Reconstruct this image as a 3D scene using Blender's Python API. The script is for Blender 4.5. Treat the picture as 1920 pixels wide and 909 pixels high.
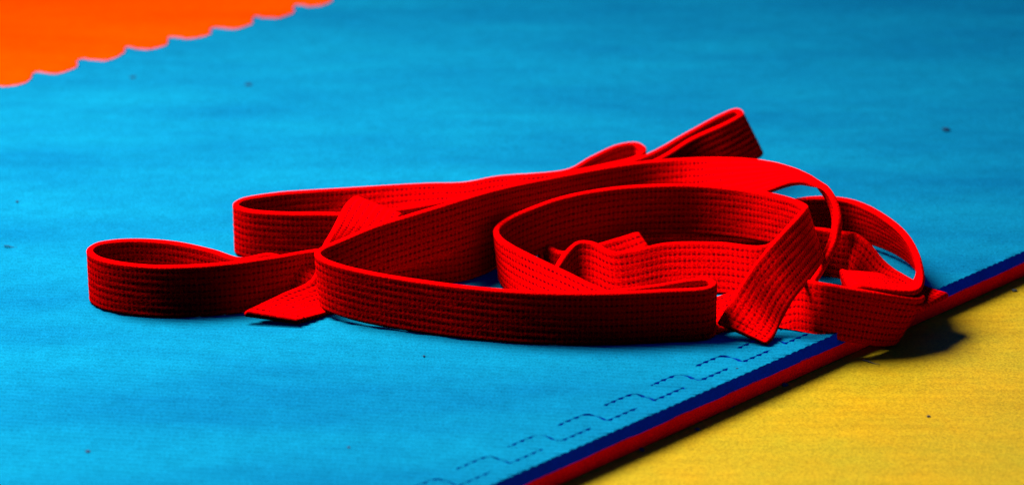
import bpy, math, random
import numpy as np
import time
_t = time.time()


def tick(n):
    print('TICK', n, round(time.time() - _t, 1))
from mathutils import Vector, Matrix
from mathutils.geometry import delaunay_2d_cdt

random.seed(4)
rng = np.random.default_rng(4)
scene = bpy.context.scene
for o in list(bpy.data.objects):
    bpy.data.objects.remove(o)
col = scene.collection

# ------------------------------------------------------------------ camera
CAM_H = 0.747                 # metres above the top of the blue mat (z = 0)
PITCH = math.radians(20.0)
FPX = 5300.0                  # focal length in pixels of the 1920-wide photograph
cam = bpy.data.cameras.new('camera')
cam.sensor_width = 36.0
cam.lens = 36.0 * FPX / 1920.0
cam.clip_start = 0.05
cam.clip_end = 50
cam.dof.use_dof = True
cam.dof.focus_distance = 2.03
cam.dof.aperture_fstop = 5.2
camo = bpy.data.objects.new('camera', cam)
camo.location = (0, 0, CAM_H)
camo.rotation_euler = (math.pi / 2 - PITCH, 0, 0)
col.objects.link(camo)
scene.camera = camo

# ------------------------------------------------------------------ light (indoor hall)
world = bpy.data.worlds.new('World')
scene.world = world
world.use_nodes = True
bg = world.node_tree.nodes['Background']
bg.inputs['Color'].default_value = (0.01, 0.10, 1.0, 1)
bg.inputs['Strength'].default_value = 0.60


key = bpy.data.lights.new('hall_lamp', 'AREA')
key.shape = 'DISK'
key.size = 0.85
key.energy = 182
key.color = (1.0, 0.97, 0.92)
keyo = bpy.data.objects.new('hall_lamp', key)
keyo.location = (-0.68, 2.16, 1.25)
keyo.rotation_euler = (Vector((0.10, 1.32, 0)) - Vector(keyo.location)).to_track_quat('-Z', 'Y').to_euler()
col.objects.link(keyo)
scene.view_settings.view_transform = 'Standard'
scene.view_settings.look = 'None'
scene.view_settings.exposure = 0.0
scene.view_settings.gamma = 1.0
scene.view_settings.use_curve_mapping = False


# ------------------------------------------------------------------ helpers
def P(px, py, z=0.0):
    """point at height z (metres above the mat) seen at photograph pixel px, py"""
    rx, ry = (px - 960.0) / FPX, -(py - 454.5) / FPX
    d = np.array([rx, math.cos(PITCH) + ry * math.sin(PITCH), -math.sin(PITCH) + ry * math.cos(PITCH)])
    return np.array([0, 0, CAM_H]) + d * ((z - CAM_H) / d[2])


def tag(o, label=None, cat=None, group=None, kind=None):
    if label: o['label'] = label
    if cat: o['category'] = cat
    if group: o['group'] = group
    if kind: o['kind'] = kind
    return o


def empty(name, loc=(0, 0, 0)):
    o = bpy.data.objects.new(name, None)
    o.empty_display_size = 0.02
    o.location = loc
    col.objects.link(o)
    return o


def mesh_obj(name, verts, faces, mat, parent=None, smooth=True):
    me = bpy.data.meshes.new(name)
    me.from_pydata([tuple(v) for v in verts], [], [tuple(f) for f in faces])
    me.materials.append(mat)
    if smooth:
        me.polygons.foreach_set('use_smooth', [True] * len(me.polygons))
    me.update()
    o = bpy.data.objects.new(name, me)
    col.objects.link(o)
    if parent:
        o.parent = parent
    return o


def new_mat(name):
    m = bpy.data.materials.new(name)
    m.use_nodes = True
    nt = m.node_tree
    b = nt.nodes['Principled BSDF']
    return m, nt, b


def node(nt, typ, **kw):
    n = nt.nodes.new(typ)
    for k, v in kw.items():
        if k.startswith('i_'):
            n.inputs[k[2:].replace('_', ' ')].default_value = v
        else:
            setattr(n, k, v)
    return n


def mixrgb(nt, fac, a, b, blend='MIX'):
    m = nt.nodes.new('ShaderNodeMix')
    m.data_type = 'RGBA'
    m.blend_type = blend
    for s, v in ((m.inputs[0], fac), (m.inputs[6], a), (m.inputs[7], b)):
        if hasattr(v, 'is_output'):
            nt.links.new(v, s)
        else:
            s.default_value = v
    return m.outputs[2]


def ramp(nt, src, stops):
    r = nt.nodes.new('ShaderNodeValToRGB')
    e = r.color_ramp.elements
    e[0].position, e[0].color = stops[0]
    e[1].position, e[1].color = stops[1]
    for p, c in stops[2:]:
        k = e.new(p); k.color = c
    nt.links.new(src, r.inputs[0])
    return r.outputs[0]


def gray(v):
    return (v, v, v, 1)


# ------------------------------------------------------------------ materials
def foam_material(name, c0, c1, spec=0.0, rough=0.62, bump=0.25):
    m, nt, b = new_mat(name)
    tc = node(nt, 'ShaderNodeTexCoord')
    big = node(nt, 'ShaderNodeTexNoise', i_Scale=7.0, i_Detail=4.0, i_Roughness=0.6)
    mp = node(nt, 'ShaderNodeMapping')
    mp.inputs['Scale'].default_value = (0.5, 1.6, 1)
    nt.links.new(tc.outputs['Object'], mp.inputs['Vector'])
    nt.links.new(mp.outputs[0], big.inputs['Vector'])
    fine = node(nt, 'ShaderNodeTexNoise', i_Scale=900.0, i_Detail=2.0)
    nt.links.new(tc.outputs['Object'], fine.inputs['Vector'])
    f = ramp(nt, big.outputs['Fac'], [(0.3, gray(0)), (0.7, gray(1))])
    c = mixrgb(nt, f, c0, c1)
    mid_ = node(nt, 'ShaderNodeTexNoise', i_Scale=55.0, i_Detail=5.0, i_Roughness=0.7)
    nt.links.new(tc.outputs['Object'], mid_.inputs['Vector'])
    c = mixrgb(nt, 1.0, c, ramp(nt, mid_.outputs['Fac'], [(0.3, gray(0.88)), (0.7, gray(1.08))]), 'MULTIPLY')
    g = ramp(nt, fine.outputs['Fac'], [(0.3, gray(0.72)), (0.7, gray(1.2))])
    c = mixrgb(nt, 1.0, c, g, 'MULTIPLY')
    nt.links.new(c, b.inputs['Base Color'])
    b.inputs['Roughness'].default_value = rough
    b.inputs['Specular IOR Level'].default_value = spec
    bp = node(nt, 'ShaderNodeBump', i_Strength=bump, i_Distance=0.0006)
    nt.links.new(fine.outputs['Fac'], bp.inputs['Height'])
    nt.links.new(bp.outputs[0], b.inputs['Normal'])
    return m


BLUE = foam_material('blue foam', (0.0008, 0.051, 0.102, 1), (0.0012, 0.077, 0.128, 1))
BLUE_CUT = foam_material('blue foam cut edge', (0.001, 0.022, 0.27, 1), (0.001, 0.028, 0.33, 1), spec=0.0)
RED_FOAM = foam_material('red foam', (0.85, 0.001, 0.002, 1), (0.97, 0.002, 0.003, 1), spec=0.0, bump=0.6)
ORANGE = foam_material('orange foam', (0.27, 0.017, 0.0, 1), (0.32, 0.025, 0.0, 1))

# belt cloth
BELT, nt, b = new_mat('red belt cotton')
uv = node(nt, 'ShaderNodeUVMap', uv_map='UVMap')
tc = node(nt, 'ShaderNodeTexCoord')
mp = node(nt, 'ShaderNodeMapping')
mp.inputs['Scale'].default_value = (1, 1, 1)
nt.links.new(uv.outputs[0], mp.inputs['Vector'])
fib = node(nt, 'ShaderNodeTexNoise', i_Scale=800.0, i_Detail=2.0)
nt.links.new(mp.outputs[0], fib.inputs['Vector'])
cl = node(nt, 'ShaderNodeTexNoise', i_Scale=120.0, i_Detail=3.0)
nt.links.new(mp.outputs[0], cl.inputs['Vector'])
c = mixrgb(nt, ramp(nt, cl.outputs['Fac'], [(0.3, gray(0)), (0.7, gray(1))]), (0.37, 0.0, 0.0002, 1), (0.51, 0.0, 0.0003, 1))
c = mixrgb(nt, 1.0, c, ramp(nt, fib.outputs['Fac'], [(0.3, gray(0.45)), (0.7, gray(1.4))]), 'MULTIPLY')
# sewn rows: groove shade painted as a dark dash in every stitch
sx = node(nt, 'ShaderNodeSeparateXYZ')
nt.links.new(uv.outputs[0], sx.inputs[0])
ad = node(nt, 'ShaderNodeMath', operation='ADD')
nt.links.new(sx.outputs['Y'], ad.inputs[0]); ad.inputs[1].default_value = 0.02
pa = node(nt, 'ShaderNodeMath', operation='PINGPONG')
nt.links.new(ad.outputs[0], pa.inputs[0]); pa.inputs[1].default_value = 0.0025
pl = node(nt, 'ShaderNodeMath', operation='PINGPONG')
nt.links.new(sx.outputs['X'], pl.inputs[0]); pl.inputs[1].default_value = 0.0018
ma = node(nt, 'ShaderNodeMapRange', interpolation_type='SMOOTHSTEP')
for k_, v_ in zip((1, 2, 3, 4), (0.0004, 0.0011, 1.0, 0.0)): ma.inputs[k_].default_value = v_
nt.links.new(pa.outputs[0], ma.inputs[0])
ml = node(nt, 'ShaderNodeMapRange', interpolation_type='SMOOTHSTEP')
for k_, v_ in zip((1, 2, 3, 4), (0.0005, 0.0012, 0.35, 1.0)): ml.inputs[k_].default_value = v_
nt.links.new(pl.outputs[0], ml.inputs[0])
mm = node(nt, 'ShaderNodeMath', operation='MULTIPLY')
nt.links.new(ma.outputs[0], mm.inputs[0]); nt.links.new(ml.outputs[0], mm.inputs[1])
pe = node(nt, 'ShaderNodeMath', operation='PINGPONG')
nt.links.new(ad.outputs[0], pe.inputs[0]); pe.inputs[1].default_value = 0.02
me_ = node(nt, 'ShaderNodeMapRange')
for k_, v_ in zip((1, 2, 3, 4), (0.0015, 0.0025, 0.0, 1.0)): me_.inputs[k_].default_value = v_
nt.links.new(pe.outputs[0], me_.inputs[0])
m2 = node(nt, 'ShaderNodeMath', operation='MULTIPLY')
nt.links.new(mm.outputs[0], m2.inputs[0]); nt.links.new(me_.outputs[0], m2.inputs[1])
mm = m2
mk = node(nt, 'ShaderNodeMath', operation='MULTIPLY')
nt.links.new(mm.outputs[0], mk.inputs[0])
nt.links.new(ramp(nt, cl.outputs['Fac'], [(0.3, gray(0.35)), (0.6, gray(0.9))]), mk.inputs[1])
# weft: faint cross lines between the stitches
wf = node(nt, 'ShaderNodeMath', operation='MULTIPLY')
nt.links.new(ml.outputs[0], wf.inputs[0])
nt.links.new(ramp(nt, cl.outputs['Fac'], [(0.35, gray(0.10)), (0.7, gray(0.55))]), wf.inputs[1])
c = mixrgb(nt, wf.outputs[0], c, (0.10, 0.0, 0.0002, 1))
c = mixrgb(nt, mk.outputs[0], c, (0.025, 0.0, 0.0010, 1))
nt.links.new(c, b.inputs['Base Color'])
b.inputs['Roughness'].default_value = 0.95
b.inputs['Specular IOR Level'].default_value = 0.0
bp = node(nt, 'ShaderNodeBump', i_Strength=0.5, i_Distance=0.0005)
nt.links.new(fib.outputs['Fac'], bp.inputs['Height'])
nt.links.new(bp.outputs[0], b.inputs['Normal'])

THREAD, nt, b = new_mat('dark red thread')
b.inputs['Base Color'].default_value = (0.16, 0.0, 0.0, 1)
b.inputs['Roughness'].default_value = 0.9
b.inputs['Specular IOR Level'].default_value = 0.0

# varnished yellow floor
WOOD, nt, b = new_mat('yellow varnished floor')
tc = node(nt, 'ShaderNodeTexCoord')
mp = node(nt, 'ShaderNodeMapping')
mp.inputs['Scale'].default_value = (9.0, 110.0, 1)
mp.inputs['Rotation'].default_value = (0, 0, math.radians(-5))
nt.links.new(tc.outputs['Object'], mp.inputs['Vector'])
st = node(nt, 'ShaderNodeTexNoise', i_Scale=1.0, i_Detail=5.0, i_Roughness=0.65)
nt.links.new(mp.outputs[0], st.inputs['Vector'])
bn = node(nt, 'ShaderNodeTexNoise', i_Scale=6.0, i_Detail=6.0, i_Roughness=0.7)
nt.links.new(tc.outputs['Object'], bn.inputs['Vector'])
c = mixrgb(nt, ramp(nt, st.outputs['Fac'], [(0.3, gray(0)), (0.7, gray(1))]), (0.155, 0.080, 0.0012, 1), (0.225, 0.122, 0.0018, 1))
c = mixrgb(nt, ramp(nt, bn.outputs['Fac'], [(0.35, gray(0)), (0.62, gray(0.8))]), c, (0.145, 0.112, 0.004, 1))
gr = node(nt, 'ShaderNodeTexNoise', i_Scale=700.0, i_Detail=2.0)
nt.links.new(tc.outputs['Object'], gr.inputs['Vector'])
c = mixrgb(nt, 1.0, c, ramp(nt, gr.outputs['Fac'], [(0.3, gray(0.70)), (0.7, gray(1.22))]), 'MULTIPLY')
nt.links.new(c, b.inputs['Base Color'])
b.inputs['Roughness'].default_value = 0.5
b.inputs['Specular IOR Level'].default_value = 0.03
bp = node(nt, 'ShaderNodeBump', i_Strength=0.12, i_Distance=0.0004)
nt.links.new(st.outputs['Fac'], bp.inputs['Height'])
nt.links.new(bp.outputs[0], b.inputs['Normal'])


def plain(name, rgb, rough=0.8):
    m, nt, b = new_mat(name)
    tc = node(nt, 'ShaderNodeTexCoord')
    n = node(nt, 'ShaderNodeTexNoise', i_Scale=800.0, i_Detail=2.0)
    nt.links.new(tc.outputs['Object'], n.inputs['Vector'])
    lo = tuple(0.6 * v for v in rgb) + (1,)
    c = mixrgb(nt, n.outputs['Fac'], lo, tuple(rgb) + (1,))
    nt.links.new(c, b.inputs['Base Color'])
    b.inputs['Roughness'].default_value = rough
    b.inputs['Specular IOR Level'].default_value = 0.1
    return m


DIRT = plain('dark grit', (0.03, 0.035, 0.03))
LINT = plain('blue grey fluff', (0.0006, 0.012, 0.035))
STRAW = plain('pale yellow straw', (0.75, 0.62, 0.10))

# ------------------------------------------------------------------ the mats
MAT_T = 0.022
O2 = P(918, 909)[:2]
E2v = P(1920, 470)[:2] - O2
E2v = E2v / np.linalg.norm(E2v)            # along the cut edge
N2 = np.array([E2v[1], -E2v[0]])           # outwards over the floor


def uvw(u, v):
    return O2 + E2v * u + N2 * v


RIB_DIR = math.radians(98.0)
RD = np.array([math.sin(RIB_DIR), math.cos(RIB_DIR)])
RC = np.array([-RD[1], RD[0]])
RIB = 0.006


def height(xy, amp):
    c = xy @ RC
    f = (c / RIB) % 1.0
    h = amp * (1 - (2 * f - 1) ** 2) - amp
    x, y = xy[:, 0], xy[:, 1]
    far = np.clip((y - 2.15) / 0.4, 0.0, 1)
    h += far * (0.0022 * np.sin(7 * x + 21 * y + 0.6) * np.sin(3.1 * x - 4 * y + 1.0) + 0.0008 * np.sin(-5 * x + 33 * y))
    return h


def inside(pts, poly):
    x, y = pts[:, 0], pts[:, 1]
    r = np.zeros(len(pts), bool)
    x0, y0 = poly[-1]
    for x1, y1 in poly:
        if y0 != y1:
            c = ((y1 > y) != (y0 > y)) & (x < (x0 - x1) * (y - y1) / (y0 - y1) + x1)
            r ^= c
        x0, y0 = x1, y1
    return r


def densify(poly, step):
    out = []
    n = len(poly)
    for i in range(n):
        a, b_ = np.array(poly[i]), np.array(poly[(i + 1) % n])
        k = max(1, int(math.ceil(np.linalg.norm(b_ - a) / step)))
        for j in range(k):
            out.append(a + (b_ - a) * (j / k))
    return np.array(out)


def slab_top(name, poly_uv, mat, parent, z_bottom, amp, along, across, edge_step, mat_side):
    """sheet with ribbed top and a cut side wall; poly in edge coordinates (metres)"""
    poly = densify([uvw(u, v) for u, v in poly_uv], edge_step)
    if np.sum(poly[:, 0] * np.roll(poly[:, 1], -1) - poly[:, 1] * np.roll(poly[:, 0], -1)) < 0:
        poly = poly[::-1].copy()
    c0, c1 = (poly @ RC).min(), (poly @ RC).max()
    a0, a1 = (poly @ RD).min(), (poly @ RD).max()
    cs = np.arange(math.floor(c0 / RIB) * RIB, c1, across)
    as_ = np.arange(a0, a1, along)
    A, C = np.meshgrid(as_, cs)
    A = A + (np.arange(len(cs)) % 2)[:, None] * along * 0.5
    pts = np.stack([A.ravel(), C.ravel()], 1)
    xy = pts[:, :1] * RD + pts[:, 1:] * RC
    # keep clear of the outline by a hair
    keep = inside(xy, poly)
    xy = xy[keep]
    allp = np.vstack([poly, xy])
    q = np.stack([(allp @ RD) * (across / along), allp @ RC], 1)
    n = len(poly)
    res = delaunay_2d_cdt([Vector(p) for p in q], [], [list(range(n))], 1, 1e-6, True)
    ov, oe, of = res[0], res[1], res[2]
    ov = np.array([tuple(v) for v in ov])
    oxy = (ov[:, :1] * (along / across)) * RD + ov[:, 1:] * RC
    tri = np.array([f for f in of if len(f) == 3])
    tri = tri[inside(oxy[tri].mean(1), poly)]
    ab, ac = oxy[tri[:, 1]] - oxy[tri[:, 0]], oxy[tri[:, 2]] - oxy[tri[:, 0]]
    neg = ab[:, 0] * ac[:, 1] - ab[:, 1] * ac[:, 0] < 0
    tri[neg] = tri[neg][:, ::-1]
    z = height(oxy, amp)
    verts = np.column_stack([oxy, z])
    top = mesh_obj(name, verts, tri.tolist(), mat, parent)
    # side wall
    zt = height(poly, amp)
    m = len(poly)
    wv = np.vstack([np.column_stack([poly, zt - 0.00005]), np.column_stack([poly, np.full(m, z_bottom)])])
    wf = [(i, (i + 1) % m, m + (i + 1) % m, m + i) for i in range(m)]
    mesh_obj('cut_edge', wv, wf, mat_side, top, smooth=False)
    return top


def seam(u0, u1, period, cell):
    """repeat one tooth (list of u, v) along the edge"""
    out = []
    k = math.floor(u0 / period)
    while k * period < u1:
        out += [(k * period + u, v) for u, v in cell]
        k += 1
    return out


PER = 0.0468
PH = 0.0035
# (u, v): far run, rounded corner, across, near run, slanted return
cell_mid = [(.0000, -.0326), (.0130, -.0328), (.0235, -.0325), (.0268, -.0318), (.0287, -.0300), (.0294, -.0260), (.0296, -.0200),
            (.0295, -.0155), (.0302, -.0143), (.0400, -.0142), (.0520, -.0142), (.0588, -.0142), (.0598, -.0150), (.0560, -.0200), (.0500, -.0285), (.0472, -.0320)]
cell_mid = [(u + PH, v) for u, v in cell_mid]


def seam_side(sign):
    g = 0.0016
    pts = seam(-0.30, 1.32, PER, cell_mid)
    tight = [0.12 if (i % len(cell_mid)) in (12, 13, 14, 15) else 1.0 for i in range(len(pts))]
    arr, w = [], []
    for k in range(len(pts) - 1):
        a, b_ = np.array(pts[k]), np.array(pts[k + 1])
        n = max(1, int(np.linalg.norm(b_ - a) / 0.0012))
        for m in range(n):
            arr.append(a + (b_ - a) * m / n)
            w.append(tight[k] + (tight[k + 1] - tight[k]) * m / n)
    arr, w = np.array(arr), np.array(w)
    t = np.roll(arr, -1, 0) - np.roll(arr, 1, 0)
    t[0] = t[1]; t[-1] = t[-2]
    t /= np.linalg.norm(t, axis=1)[:, None]
    nrm_ = np.stack([-t[:, 1], t[:, 0]], 1)
    xy = np.array([uvw(u, v) for u, v in arr])
    f = ((xy @ RC) / RIB) % 1.0
    val = np.abs(2 * f - 1)                       # 1 in the valleys between ribs
    along = np.abs(t[:, 0])                       # runs along the edge open up rib by rib
    w *= (1 - along) * 0.6 + along * (0.25 + 0.95 * val ** 1.5)
    w *= np.interp(arr[:, 0], [0.0, 0.20, 0.46, 0.48], [0.55, 1.0, 1.0, 0.04])   # pressed shut beyond the heap
    return [tuple(p) for p in arr + nrm_ * sign * g * w[:, None]]


sm_in = seam_side(-1)     # border strip side
sm_out = seam_side(1)     # mat side
# orient: +nrm of a run in +u direction points to +v
if np.mean([p[1] for p in sm_in]) < np.mean([p[1] for p in sm_out]):
    sm_in, sm_out = sm_out, sm_in
PO = 0.0540
cell_or = [(.000, -.9150), (.010, -.9140), (.018, -.9165), (.024, -.9215), (.030, -.9300), (.036, -.9345), (.044, -.9330), (.048, -.9270), (.050, -.9205)]
cell_or = [(u + 0.028 + 0.008 * math.sin(i), v) for i, (u, v) in enumerate(cell_or)]
cell_or = [(.320 - 6 * PO + u, v) for u, v in [(.0, -.9145), (.012, -.9150), (.020, -.9180), (.026, -.9240), (.031, -.9310), (.036, -.9350), (.040, -.9345), (.042, -.9290), (.045, -.9210), (.049, -.9160)]]
so = [(u + random.uniform(-.0012, .0012), v + random.uniform(-.0015, .0015)) for u, v in seam(-0.30, 1.32, PO, cell_or)]
blue_poly = sm_out + [(u, v + 0.0010) for u, v in so[::-1]]
orange_poly = [(u, v - 0.0010) for u, v in so] + [(so[-1][0], -1.9), (so[0][0], -1.9)]
strip_poly = sm_in + [(sm_in[-1][0], 0.0), (sm_in[0][0], 0.0)]


def under_layer(poly_uv, zt, zb, wave):
    poly = densify([uvw(u, v) for u, v in poly_uv], 0.004)
    m = len(poly)
    # cut line between the two foams wanders a little
    s = poly @ E2v
    zz = zt + wave * (np.sin(s * 95) + 0.6 * np.sin(s * 231 + 1))
    v = np.vstack([np.column_stack([poly, zz]), np.column_stack([poly, np.full(m, zb)])])
    f = [(i, (i + 1) % m, m + (i + 1) % m, m + i) for i in range(m)]
    return v, f


def puzzle_mat(name, poly, mat_top, mat_cut, mat_under, label, amp, along, across, step, split=0.0100):
    root = empty(name, (*uvw(np.mean([p[0] for p in poly]), np.mean([p[1] for p in poly])), -MAT_T))
    t = slab_top('top_layer', poly, mat_top, root, -split - 0.0004, amp, along, across, step, mat_cut)
    v, f = under_layer(poly, -split, -MAT_T + 0.0008, 0.00035)
    cut = mesh_obj('bottom_layer', v, f, mat_under, root, smooth=False)
    for o in (t, cut):
        o.matrix_parent_inverse = Matrix.Translation(-Vector(root.location))
    tag(root, label, 'mat')
    return root


puzzle_mat('puzzle_mat', blue_poly, BLUE, BLUE_CUT, RED_FOAM,
           'large blue ribbed foam mat that the red belt lies on', 0.0008, 0.020, 0.0015, 0.0014)
puzzle_mat('mat_border_strip', strip_poly, BLUE, BLUE_CUT, RED_FOAM,
           'narrow blue foam border strip, red underneath, along the yellow floor', 0.0009, 0.010, 0.0012, 0.0010)
puzzle_mat('puzzle_mat', orange_poly, ORANGE, ORANGE, RED_FOAM,
           'orange foam mat with toothed edge behind the blue mat', 0.0003, 0.02, 0.006, 0.003)

tick('mats')
fl = mesh_obj('floor', [(-4, -1, -MAT_T), (4, -1, -MAT_T), (4, 7, -MAT_T), (-4, 7, -MAT_T)], [(0, 1, 2, 3)], WOOD, smooth=False)
fl['kind'] = 'structure'

# ------------------------------------------------------------------ the belt
WID = 0.040
THK = 0.0048
CTRL = []      # (T, unit vector from the T edge to the B edge)


def nrm(v):
    v = np.array(v, float)
    return v / np.linalg.norm(v)


def V(px, py, z, w=(0, 0, -1)):
    CTRL.append((P(px, py, z / 100), nrm(w)))


def Gd(px, py, z, w=(0, 0, -1)):
    """T edge stands z cm above the mat point seen at the pixel"""
    p = P(px, py, 0); p[2] = z / 100
    CTRL.append((p, nrm(w)))


def S(px, py, z, bx, by, near=True):
    """both edges seen: T at height z, B on its own sight line 4 cm away"""
    T = P(px, py, z / 100)
    o = np.array([0, 0, CAM_H])
    d = nrm(P(bx, by, 0) - o)
    m = d @ (T - o)
    q = o + d * m
    h = np.linalg.norm(q - T)
    k = math.sqrt(max(0, WID ** 2 - h * h))
    B = q - d * k if near else q + d * k
    CTRL.append((T, nrm(B - T)))


def TB(t, b_):
    T = P(t[0], t[1], t[2] / 100); B = P(b_[0], b_[1], b_[2] / 100)
    CTRL.append((T, nrm(B - T)))


# loose end at lower left, climbing over the bands behind it
TB((457, 588, .75), (540, 600, .45))
TB((525, 553, 1.5), (596, 577, .5))
TB((585, 522, 2.2), (652, 560, .6))
V(604, 468, 4.3, (.5, .6, -.6))
V(624, 428, 4.8, (.68, .5, -.5))
V(648, 384, 5.0, (.92, -.1, -.35))
Gd(668, 484, 4.8, (.85, -.3, -.25))
Gd(710, 468, 3.4, (.6, -.35, -.7))
Gd(860, 458, 3.3)
Gd(960, 437, 3.4)
Gd(1060, 418, 3.6)
# upright fold at the back
V(1215, 304, 4.3, (.15, 0, -1))
V(1300, 256, 5.2, (.33, -.05, -.94))
V(1352, 233, 5.9, (.42, -.05, -.9))
V(1376, 221, 6.1, (.45, -.05, -.9))
V(1388, 212, 6.2, (.46, -.05, -.9))
V(1378, 204, 6.2, (.45, -.05, -.9))
V(1352, 214, 5.9, (.42, -.05, -.9))
V(1290, 247, 5.2, (.33, -.05, -.94))
V(1208, 291, 4.2, (.15, 0, -1))
Gd(1060, 413, 3.7)
Gd(900, 450, 3.8)
Gd(760, 479, 3.9)
# back left loop
V(680, 398, 4)
V(600, 398, 4)
V(520, 397, 4)
V(466, 392, 4)
V(442, 382, 4)
V(454, 372, 4)
V(520, 361, 4)
V(600, 355, 4, (0, -.15, -1))
V(700, 349, 3.8, (0, -.5, -.85))
V(800, 344, 3.5, (0, -.7, -.7))
V(870, 342, 3.3, (0, -.75, -.66))
V(930, 331, 3.4, (0, -.7, -.7))
V(1060, 318, 3.6, (0, -.5, -.85))
V(1110, 293, 3.8, (0, -.2, -1))
V(1160, 271, 4)
V(1192, 267, 4)
V(1207, 277, 4)
V(1190, 293, 4)
V(1130, 308, 4)
V(1060, 324, 3.7)
Gd(1000, 438, 3.6)
Gd(945, 490, 3.7)
Gd(880, 522, 3.9)
Gd(820, 533, 3.9)
Gd(740, 543, 3.9)
Gd(664, 552, 3.6)
# left loop
V(598, 467, 3.7, (0, .12, -1))
V(520, 479, 3.9)
V(440, 490, 4)
V(360, 496, 4)
V(290, 497, 4)
V(220, 490, 4)
V(183, 480, 4)
V(168, 466, 4)
V(183, 455, 4)
V(220, 449, 4)
V(270, 448, 4)
V(330, 453, 4)
V(400, 468, 4)
V(452, 483, 4)
V(510, 475, 3.8)
Gd(585, 560, 2.4, (.2, -.6, -.7))
Gd(660, 556, .5, (.2, -1, -.03))
Gd(760, 560, .4, (0, -1, 0))
Gd(900, 570, .4, (0, -1, 0))
Gd(1020, 585, 1.6, (0, -.75, -.6))
# front loop, folded tight at its right end
V(1130, 545, 3.9)
V(1230, 533, 4)
V(1300, 522, 4)
V(1328, 521, 4)
V(1339, 528, 4)
V(1326, 537, 4)
V(1250, 542, 4)
V(1130, 547, 4)
V(1000, 545, 4)
V(900, 538, 4.0)
V(800, 526, 4.02)
V(700, 510, 4.15)
V(640, 496, 4.35, (.03, 0, -1))
V(606, 483, 4.5, (.05, 0, -1))
V(595, 472, 4.6, (.05, 0, -1))
V(608, 461, 4.7, (.05, 0, -1))
V(640, 448, 5.1)
V(700, 423, 5.8)
V(760, 404, 6.2)
V(840, 380, 6.7)
V(930, 354, 6.45)
V(1040, 331, 5.5)
V(1130, 314, 4.9)
# arching over to the right
V(1200, 303, 4.7, (0, -.15, -1))
V(1270, 297, 4.8, (0, -.3, -.95))
V(1340, 295, 5.1, (0, -.6, -.8))
V(1410, 298, 5.9, (.05, -.87, -.45))
V(1460, 307, 6.5, (.1, -1, -.1))
V(1500, 323, 6.9, (.1, -1, .1))
V(1533, 346, 6.7, (.05, -.97, .25))
V(1558, 383, 5.6, (-.02, -.95, .32))
V(1565, 415, 4.6, (-.03, -.95, .33))
V(1560, 448, 3.3, (-.03, -.95, .33))
V(1545, 478, 2.1, (-.03, -.95, .3))
V(1515, 505, 1.1, (0, -1, .1))
V(1492, 520, .75, (0, -1, 0))
V(1482, 530, .5, (0, -1, 0))
V(1500, 540, .25, (0, -1, 0))
Gd(1560, 560, .25, (0, -1, 0))
Gd(1640, 560, .3, (0, -1, 0))
Gd(1700, 552, .4, (-.2, -1, 0))
# fold poking out over the mat edge
V(1745, 553, .5, (-.5, -.85, 0))
V(1770, 552, .6, (-.6, -.8, .02))
V(1776, 551, .8, (-.6, -.8, .02))
V(1762, 549, 1.0, (-.6, -.8, .02))
V(1725, 534, 1.0, (-.4, -.85, -.1))
V(1690, 514, 1.1, (-.5, -.8, -.15))
V(1660, 490, 1.8, (-.55, -.5, -.65))
V(1628, 453, 3.1, (-.35, -.25, -.9))
V(1605, 437, 3.6, (-.1, -.1, -1))
V(1597, 435, 3.7, (0, 0, -1))
V(1586, 434, 3.7)
V(1515, 426, 3.7)
V(1470, 440, 3.5, (0, -.3, -.95))
# inner band
V(1430, 460, 3.1, (0, -.55, -.84))
V(1350, 454, 3.2, (0, -.55, -.84))
V(1250, 455, 3.1, (0, -.5, -.86))
V(1190, 467, 2.8, (.05, -.5, -.85))
V(1150, 471, 2.7, (.1, -.45, -.88))
V(1112, 453, 3.1, (0, -.3, -.95))
V(1084, 452, 3.1, (0, -.15, -1))
V(1064, 468, 2.6, (0, -.15, -1))
V(1044, 496, 1.7, (0, -.3, -.9))
V(1036, 506, 1.2, (0, -.5, -.8))
V(1056, 498, 1.1, (0, -.8, -.5))
V(1110, 470, 1.5, (.1, -.8, -.5))
V(1160, 450, 2.3, (.4, -.65, -.6))
V(1190, 440, 2.6, (.5, -.6, -.6))
V(1194, 436, 2.8, (.5, -.6, -.6))
V(1165, 444, 2.6, (.4, -.5, -.75))
V(1100, 462, 2.0, (0, -.3, -.9))
V(1050, 470, 1.6)
Gd(1015, 484, 2.2)
Gd(1060, 474, 3.4)
Gd(1150, 466, 3.8)
Gd(1250, 462, 3.9)
Gd(1350, 462, 3.9)
Gd(1430, 463, 3.8)
# right loop
V(1480, 374, 3.8, (0, .05, -1))
V(1520, 369, 4, (0, .15, -1))
V(1560, 369, 4.1, (.05, .25, -.96))
V(1600, 376, 4.1, (.12, .33, -.93))
V(1650, 400, 4.1, (.28, .38, -.88))
V(1695, 437, 3.8, (.34, .40, -.85))
V(1722, 485, 3.2, (.15, .6, -.78))
V(1731, 522, 2.3, (-.2, .8, -.5))
V(1722, 546, 2.1, (-.4, .88, -.2))
V(1690, 550, 2.25, (-.2, .97, -.05))
V(1640, 545, 2.75, (-.1, 1, -.05))
V(1609, 540, 3.0, (-.1, 1, -.08))
V(1601, 546, 2.6, (-.1, 1, 0))
V(1606, 562, 1.9, (0, .9, -.4))
V(1640, 562, 2.0, (0, .5, -.85))
V(1690, 558, 1.9, (-.25, .1, -1))
V(1724, 550, 1.75, (-.44, 0, -.9))
V(1732, 553, 1.75, (-.47, -.03, -.88))
V(1722, 557, 1.75, (-.45, -.05, -.9))
V(1690, 554, 2.1, (-.33, -.05, -.95))
V(1640, 546, 2.75, (-.18, -.05, -1))
V(1580, 536, 3.3, (-.05, -.1, -1))
V(1535, 528, 3.6, (0, -.2, -.97))
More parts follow.
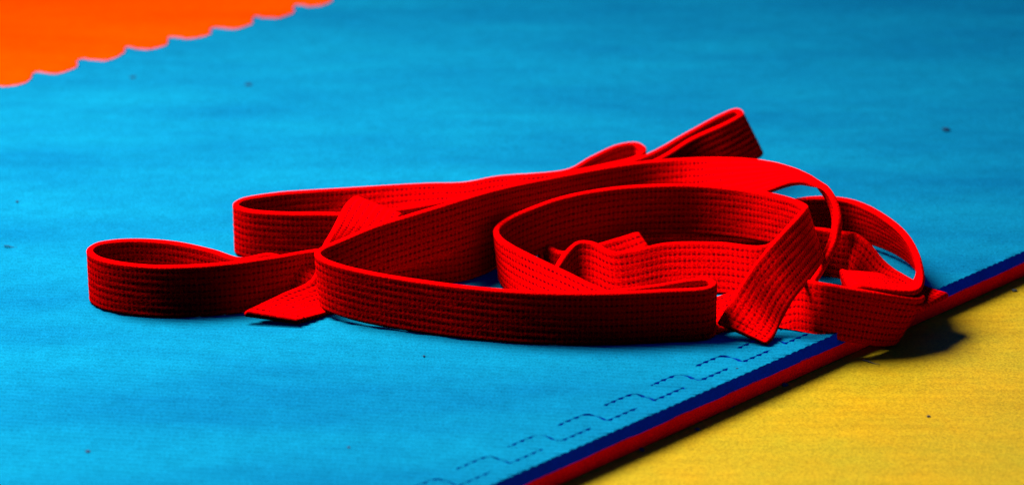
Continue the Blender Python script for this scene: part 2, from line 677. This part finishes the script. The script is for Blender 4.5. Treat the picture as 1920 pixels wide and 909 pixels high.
V(1495, 523, 3.2, (0, -.45, -.88))
Gd(1440, 592, 2.2, (0, -.6, -.8))
Gd(1390, 580, 1.5, (0, -.9, -.35))
Gd(1300, 598, 1.2, (0, -.9, -.3))
Gd(1200, 600, 1.5, (0, -.85, -.5))
# middle loop
V(1130, 541, 2.2, (-.1, -.75, -.65))
V(1060, 507, 3.1, (-.05, -.6, -.8))
V(1000, 479, 3.7, (.02, -.4, -.9))
V(960, 459, 4.0, (.08, -.2, -1))
V(936, 443, 4.1, (.12, -.05, -1))
V(930, 430, 4.2, (.1, 0, -1))
V(938, 418, 4.3, (.05, 0, -1))
V(962, 403, 4.5)
V(1005, 385, 4.9)
V(1060, 367, 5.3)
V(1150, 351, 5.6)
V(1250, 345, 5.7)
V(1320, 346, 5.6)
V(1400, 354, 5.6)
V(1460, 365, 5.9, (.1, 0, -1))
V(1495, 376, 6.2, (.2, -.02, -1))
# folded over at the right end, coming down to the second loose end
S(1509, 385, 6.4, 1536, 478)
S(1503, 394, 6.45, 1541, 490)
S(1470, 430, 6.5, 1521, 527)
S(1435, 469, 5.9, 1492, 567)
S(1393, 527, 3.6, 1464, 608)
S(1345, 606, .95, 1438, 646)


def catmull(K, n):
    """centripetal Catmull-Rom through rows of K, n samples a span"""
    K = np.array(K)
    K = np.vstack([2 * K[0] - K[1], K, 2 * K[-1] - K[-2]])
    d = np.linalg.norm(np.diff(K[:, :3], axis=0), axis=1) ** 0.5 + 1e-4
    t = np.concatenate([[0], np.cumsum(d)])
    out = []
    for i in range(1, len(K) - 2):
        p0, p1, p2, p3 = K[i - 1:i + 3]
        t0, t1, t2, t3 = t[i - 1:i + 3]
        s = np.linspace(t1, t2, n, endpoint=False)[:, None]
        A1 = (t1 - s) / (t1 - t0) * p0 + (s - t0) / (t1 - t0) * p1
        A2 = (t2 - s) / (t2 - t1) * p1 + (s - t1) / (t2 - t1) * p2
        A3 = (t3 - s) / (t3 - t2) * p2 + (s - t2) / (t3 - t2) * p3
        B1 = (t2 - s) / (t2 - t0) * A1 + (s - t0) / (t2 - t0) * A2
        B2 = (t3 - s) / (t3 - t1) * A2 + (s - t1) / (t3 - t1) * A3
        out.append((t2 - s) / (t2 - t1) * B1 + (s - t1) / (t2 - t1) * B2)
    out.append(K[-2:-1])
    return np.vstack(out)


# centre line of T edge shifted half the thickness is negligible; keep T as traced
K = [np.concatenate([T, w]) for T, w in CTRL]
C = catmull(K, 24)
T, W = C[:, :3], C[:, 3:6]
W /= np.linalg.norm(W, axis=1)[:, None]
mid = T + W * WID / 2
L = np.concatenate([[0], np.cumsum(np.linalg.norm(np.diff(mid, axis=0), axis=1))])
STEP = 0.0010
nr = int(L[-1] / STEP)
s = np.linspace(0, L[-1], nr + 1)
mid = np.stack([np.interp(s, L, mid[:, i]) for i in range(3)], 1)
W = np.stack([np.interp(s, L, W[:, i]) for i in range(3)], 1)
W /= np.linalg.norm(W, axis=1)[:, None]


def smooth(a, k):
    ker = np.hanning(k + 2)[1:-1]; ker /= ker.sum()
    p = np.pad(a, ((k // 2, k // 2), (0, 0)), mode='edge')
    return np.stack([np.convolve(p[:, i], ker, 'valid') for i in range(a.shape[1])], 1)


mid = smooth(mid, 5)
tan = np.gradient(mid, axis=0)
tan /= np.linalg.norm(tan, axis=1)[:, None]
N = np.cross(tan, W)
N /= np.linalg.norm(N, axis=1)[:, None]
N = smooth(N, 5)
N /= np.linalg.norm(N, axis=1)[:, None]
print('belt length', L[-1])

ROWS = 8
PERROW = 5
na = ROWS * PERROW + 1
q = np.linspace(-1, 1, na)
edge = (1 - np.abs(q)) * WID / 2                    # distance to the selvedge
half = THK / 2 * np.sqrt(np.clip(1 - np.clip(1 - edge / 0.0016, 0, 1) ** 2, 0.0, 1))
half = np.maximum(half, THK * 0.16)
ph = (q + 1) / 2 * ROWS
fr = ph % 1.0
row = np.abs(np.sin(np.pi * ph)) ** 0.9             # 0 on the stitch lines
inner = np.clip(edge / 0.003, 0, 1)
valley = np.clip(1 - row, 0, 1) * inner
ends = np.clip(np.minimum(s, s[-1] - s) / 0.004 - 0.3, 0, 1)[:, None]


def face(sign, phase):
    st = 0.0036
    pit = np.exp(-(((s / st + phase) % 1.0) - 0.5) ** 2 / 0.035)[:, None]
    nz = rng.normal(0, 1, (nr + 1, na)) * 0.00005
    lum = 0.00004 * np.sin(s[:, None] * 210 + ph[None, :] * 2.3) + 0.00004 * np.sin(s[:, None] * 77 + ph[None, :] * 5.1)
    h = half[None, :] - ends * valley[None, :] * (0.00007 + 0.00026 * pit) + (nz + lum) * inner[None, :]
    return mid[:, None, :] + W[:, None, :] * (q[None, :, None] * WID / 2) + N[:, None, :] * (sign * h[:, :, None])


Fa, Fb = face(1, 0.0), face(-1, 0.0)
ring = np.concatenate([Fa, Fb[:, ::-1]], 1)         # closed section
nc = ring.shape[1]
verts = ring.reshape(-1, 3)
verts[:, 2] = np.maximum(verts[:, 2], np.where((verts[:, :2] - O2) @ N2 < 0.0, 0.0002, -0.02))
i = np.arange(nr)[:, None] * nc
j = np.arange(nc)[None, :]
j2 = (j + 1) % nc
quads = np.stack([i + j, i + nc + j, i + nc + j2, i + j2], -1).reshape(-1, 4)
caps = []
for base, flip in ((0, False), (nr * nc, True)):
    for k in range(na - 1):
        f = [base + k, base + k + 1, base + nc - 2 - k, base + nc - 1 - k]
        caps.append(f[::-1] if flip else f)
quads = np.vstack([quads, np.array(caps)])
me = bpy.data.meshes.new('webbing')
me.vertices.add(len(verts)); me.vertices.foreach_set('co', verts.astype(np.float32).ravel())
me.loops.add(quads.size); me.loops.foreach_set('vertex_index', quads.astype(np.int32).ravel())
me.polygons.add(len(quads))
me.polygons.foreach_set('loop_start', np.arange(0, quads.size, 4, dtype=np.int32))
me.polygons.foreach_set('use_smooth', np.ones(len(quads), bool))
me.update(calc_edges=True)
uvl = me.uv_layers.new(name='UVMap')
vs = np.repeat(s, nc)
vq = np.tile(np.concatenate([q * WID / 2, q[::-1] * WID / 2 + 0.12]), nr + 1)
uvv = np.stack([vs, vq], 1)[quads.ravel()]
if len(uvl.data) == len(uvv):
    uvl.data.foreach_set('uv', uvv.astype(np.float32).ravel())
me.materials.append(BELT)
belt = empty('karate_belt', (0.05, 1.95, 0))
web = bpy.data.objects.new('webbing', me)
col.objects.link(web)
web.parent = belt
web.matrix_parent_inverse = Matrix.Translation(-Vector(belt.location))
tag(belt, 'long red stitched cotton belt lying in a loose heap on the blue mat', 'belt')


def end_stitching(at, sgn):
    """a row of cross stitches sewn a little way in from the belt's end, on both faces"""
    v, f = [], []
    k = int(at / STEP) if sgn > 0 else nr - int(at / STEP)
    for side in (1, -1):
        for a in np.linspace(-0.9, 0.9, 11):
            c = mid[k] + W[k] * a * WID / 2 + N[k] * side * (THK / 2 - 0.0001)
            for d in (-1, 1):
                for e in (-1, 1):
                    for h in (-1, 1):
                        v.append(c + W[k] * d * 0.0010 + tan[k] * e * 0.0004 + N[k] * h * 0.00035)
            b0 = len(v) - 8
            for q4 in ((0, 1, 3, 2), (4, 6, 7, 5), (0, 4, 5, 1), (2, 3, 7, 6), (0, 2, 6, 4), (1, 5, 7, 3)):
                f.append([b0 + z for z in q4])
    o = mesh_obj('end_stitching', v, f, THREAD, belt, smooth=False)
    o.matrix_parent_inverse = Matrix.Translation(-Vector(belt.location))


end_stitching(0.006, 1)
end_stitching(0.006, -1)


tick('belt')
# ------------------------------------------------------------------ grit and litter
def crumb(name, px, py, z0, r, mat, label, cat, group=None, flat=0.6, stretch=1.3):
    import bmesh
    bm = bmesh.new()
    bmesh.ops.create_icosphere(bm, subdivisions=2, radius=1.0)
    for v in bm.verts:
        k = 1 + random.uniform(-.28, .28)
        v.co = Vector((v.co.x * r * stretch * k, v.co.y * r * k, v.co.z * r * flat * k))
    me = bpy.data.meshes.new(name); bm.to_mesh(me); bm.free()
    me.materials.append(mat)
    o = bpy.data.objects.new(name, me); col.objects.link(o)
    p = P(px, py, z0)
    o.location = (p[0], p[1], z0 + r * flat * 0.7)
    o.rotation_euler = (0, 0, random.uniform(0, 3))
    tag(o, label, cat, group)
    return o


F0 = -MAT_T
crumb('grit_crumb', 1471, 723, F0, .0019, DIRT, 'dark crumb on the yellow floor nearest below the belt shadow', 'crumb', 'crumbs along the mat edge')
crumb('grit_crumb', 1373, 762, F0, .0017, DIRT, 'black crumb touching the red mat edge on the yellow floor', 'crumb', 'crumbs along the mat edge')
crumb('grit_crumb', 1307, 805, F0, .0014, DIRT, 'small dark crumb third along the mat edge on the floor', 'crumb', 'crumbs along the mat edge')
crumb('grit_crumb', 1203, 844, F0, .0016, DIRT, 'dark crumb at the red mat edge nearest the camera', 'crumb', 'crumbs along the mat edge')
crumb('grit_crumb', 1902, 546, F0, .0016, DIRT, 'dark crumb on yellow floor at the far right', 'crumb', 'crumbs along the mat edge')
crumb('grit_crumb', 1741, 781, F0, .0011, DIRT, 'tiny speck out on the open yellow floor', 'crumb')
for i_, (x, y, r) in enumerate(((1382, 690, .0008), (795, 667, .0009), (165, 846, .0016), (250, 146, .0030), (466, 160, .0032), (1773, 243, .0030), (32, 378, .0012), (654, 838, .0010))):
    crumb('fluff_speck', x, y, 0.0, r, LINT,
          ['tiny dark speck between the seam teeth of the border strip', 'tiny dark speck on the blue mat in front of the belt',
           'round dark speck on the blue mat at lower left', 'blurred dark speck on the blue mat nearest the orange mat teeth',
           'blurred dark speck on the blue mat, right of the two near the orange mat', 'blurred dark speck on the blue mat behind the belt at right',
           'tiny dark speck on the blue mat at the left border', 'tiny dark speck on the blue mat at the bottom'][i_], 'speck', 'specks on the blue mat', flat=.25, stretch=1.15)


def sliver(name, p0, p1, z0, w, mat, label, cat, lift=0.0):
    a, b_ = P(*p0, z0), P(*p1, z0)
    v, f = [], []
    n = 8
    for k in range(n + 1):
        t = k / n
        c_ = a + (b_ - a) * t
        c_[2] += w + lift * math.sin(math.pi * t) + 0.0003 * math.sin(7 * t)
        ww = w * (0.35 + 0.65 * math.sin(math.pi * min(1, t + .15) ** .8))
        d = b_ - a
        side = np.array([-d[1], d[0], 0]); side /= np.linalg.norm(side)
        for m in range(6):
            an = m * math.pi / 3
            v.append(c_ + side * ww * math.cos(an) + np.array([0, 0, ww * .6 * math.sin(an)]))
    for k in range(n):
        for m in range(6):
            f.append((k * 6 + m, k * 6 + (m + 1) % 6, (k + 1) * 6 + (m + 1) % 6, (k + 1) * 6 + m))
    f.append(tuple(range(5, -1, -1))); f.append(tuple(n * 6 + m for m in range(6)))
    o = mesh_obj(name, v, f, mat)
    tag(o, label, cat)


sliver('straw', (1716, 566), (1746, 552), 0.0, .0016, STRAW, 'pale yellow straw on the blue mat beside the right loop of the belt', 'straw', .001)
sliver('twig', (1617, 676), (1649, 684), F0, .0006, DIRT, 'thin dark twig on the yellow floor in the belt shadow', 'twig')
sliver('twig', (8, 462), (32, 465), 0.0, .0006, LINT, 'thin dark thread on the blue mat at the left border', 'thread')
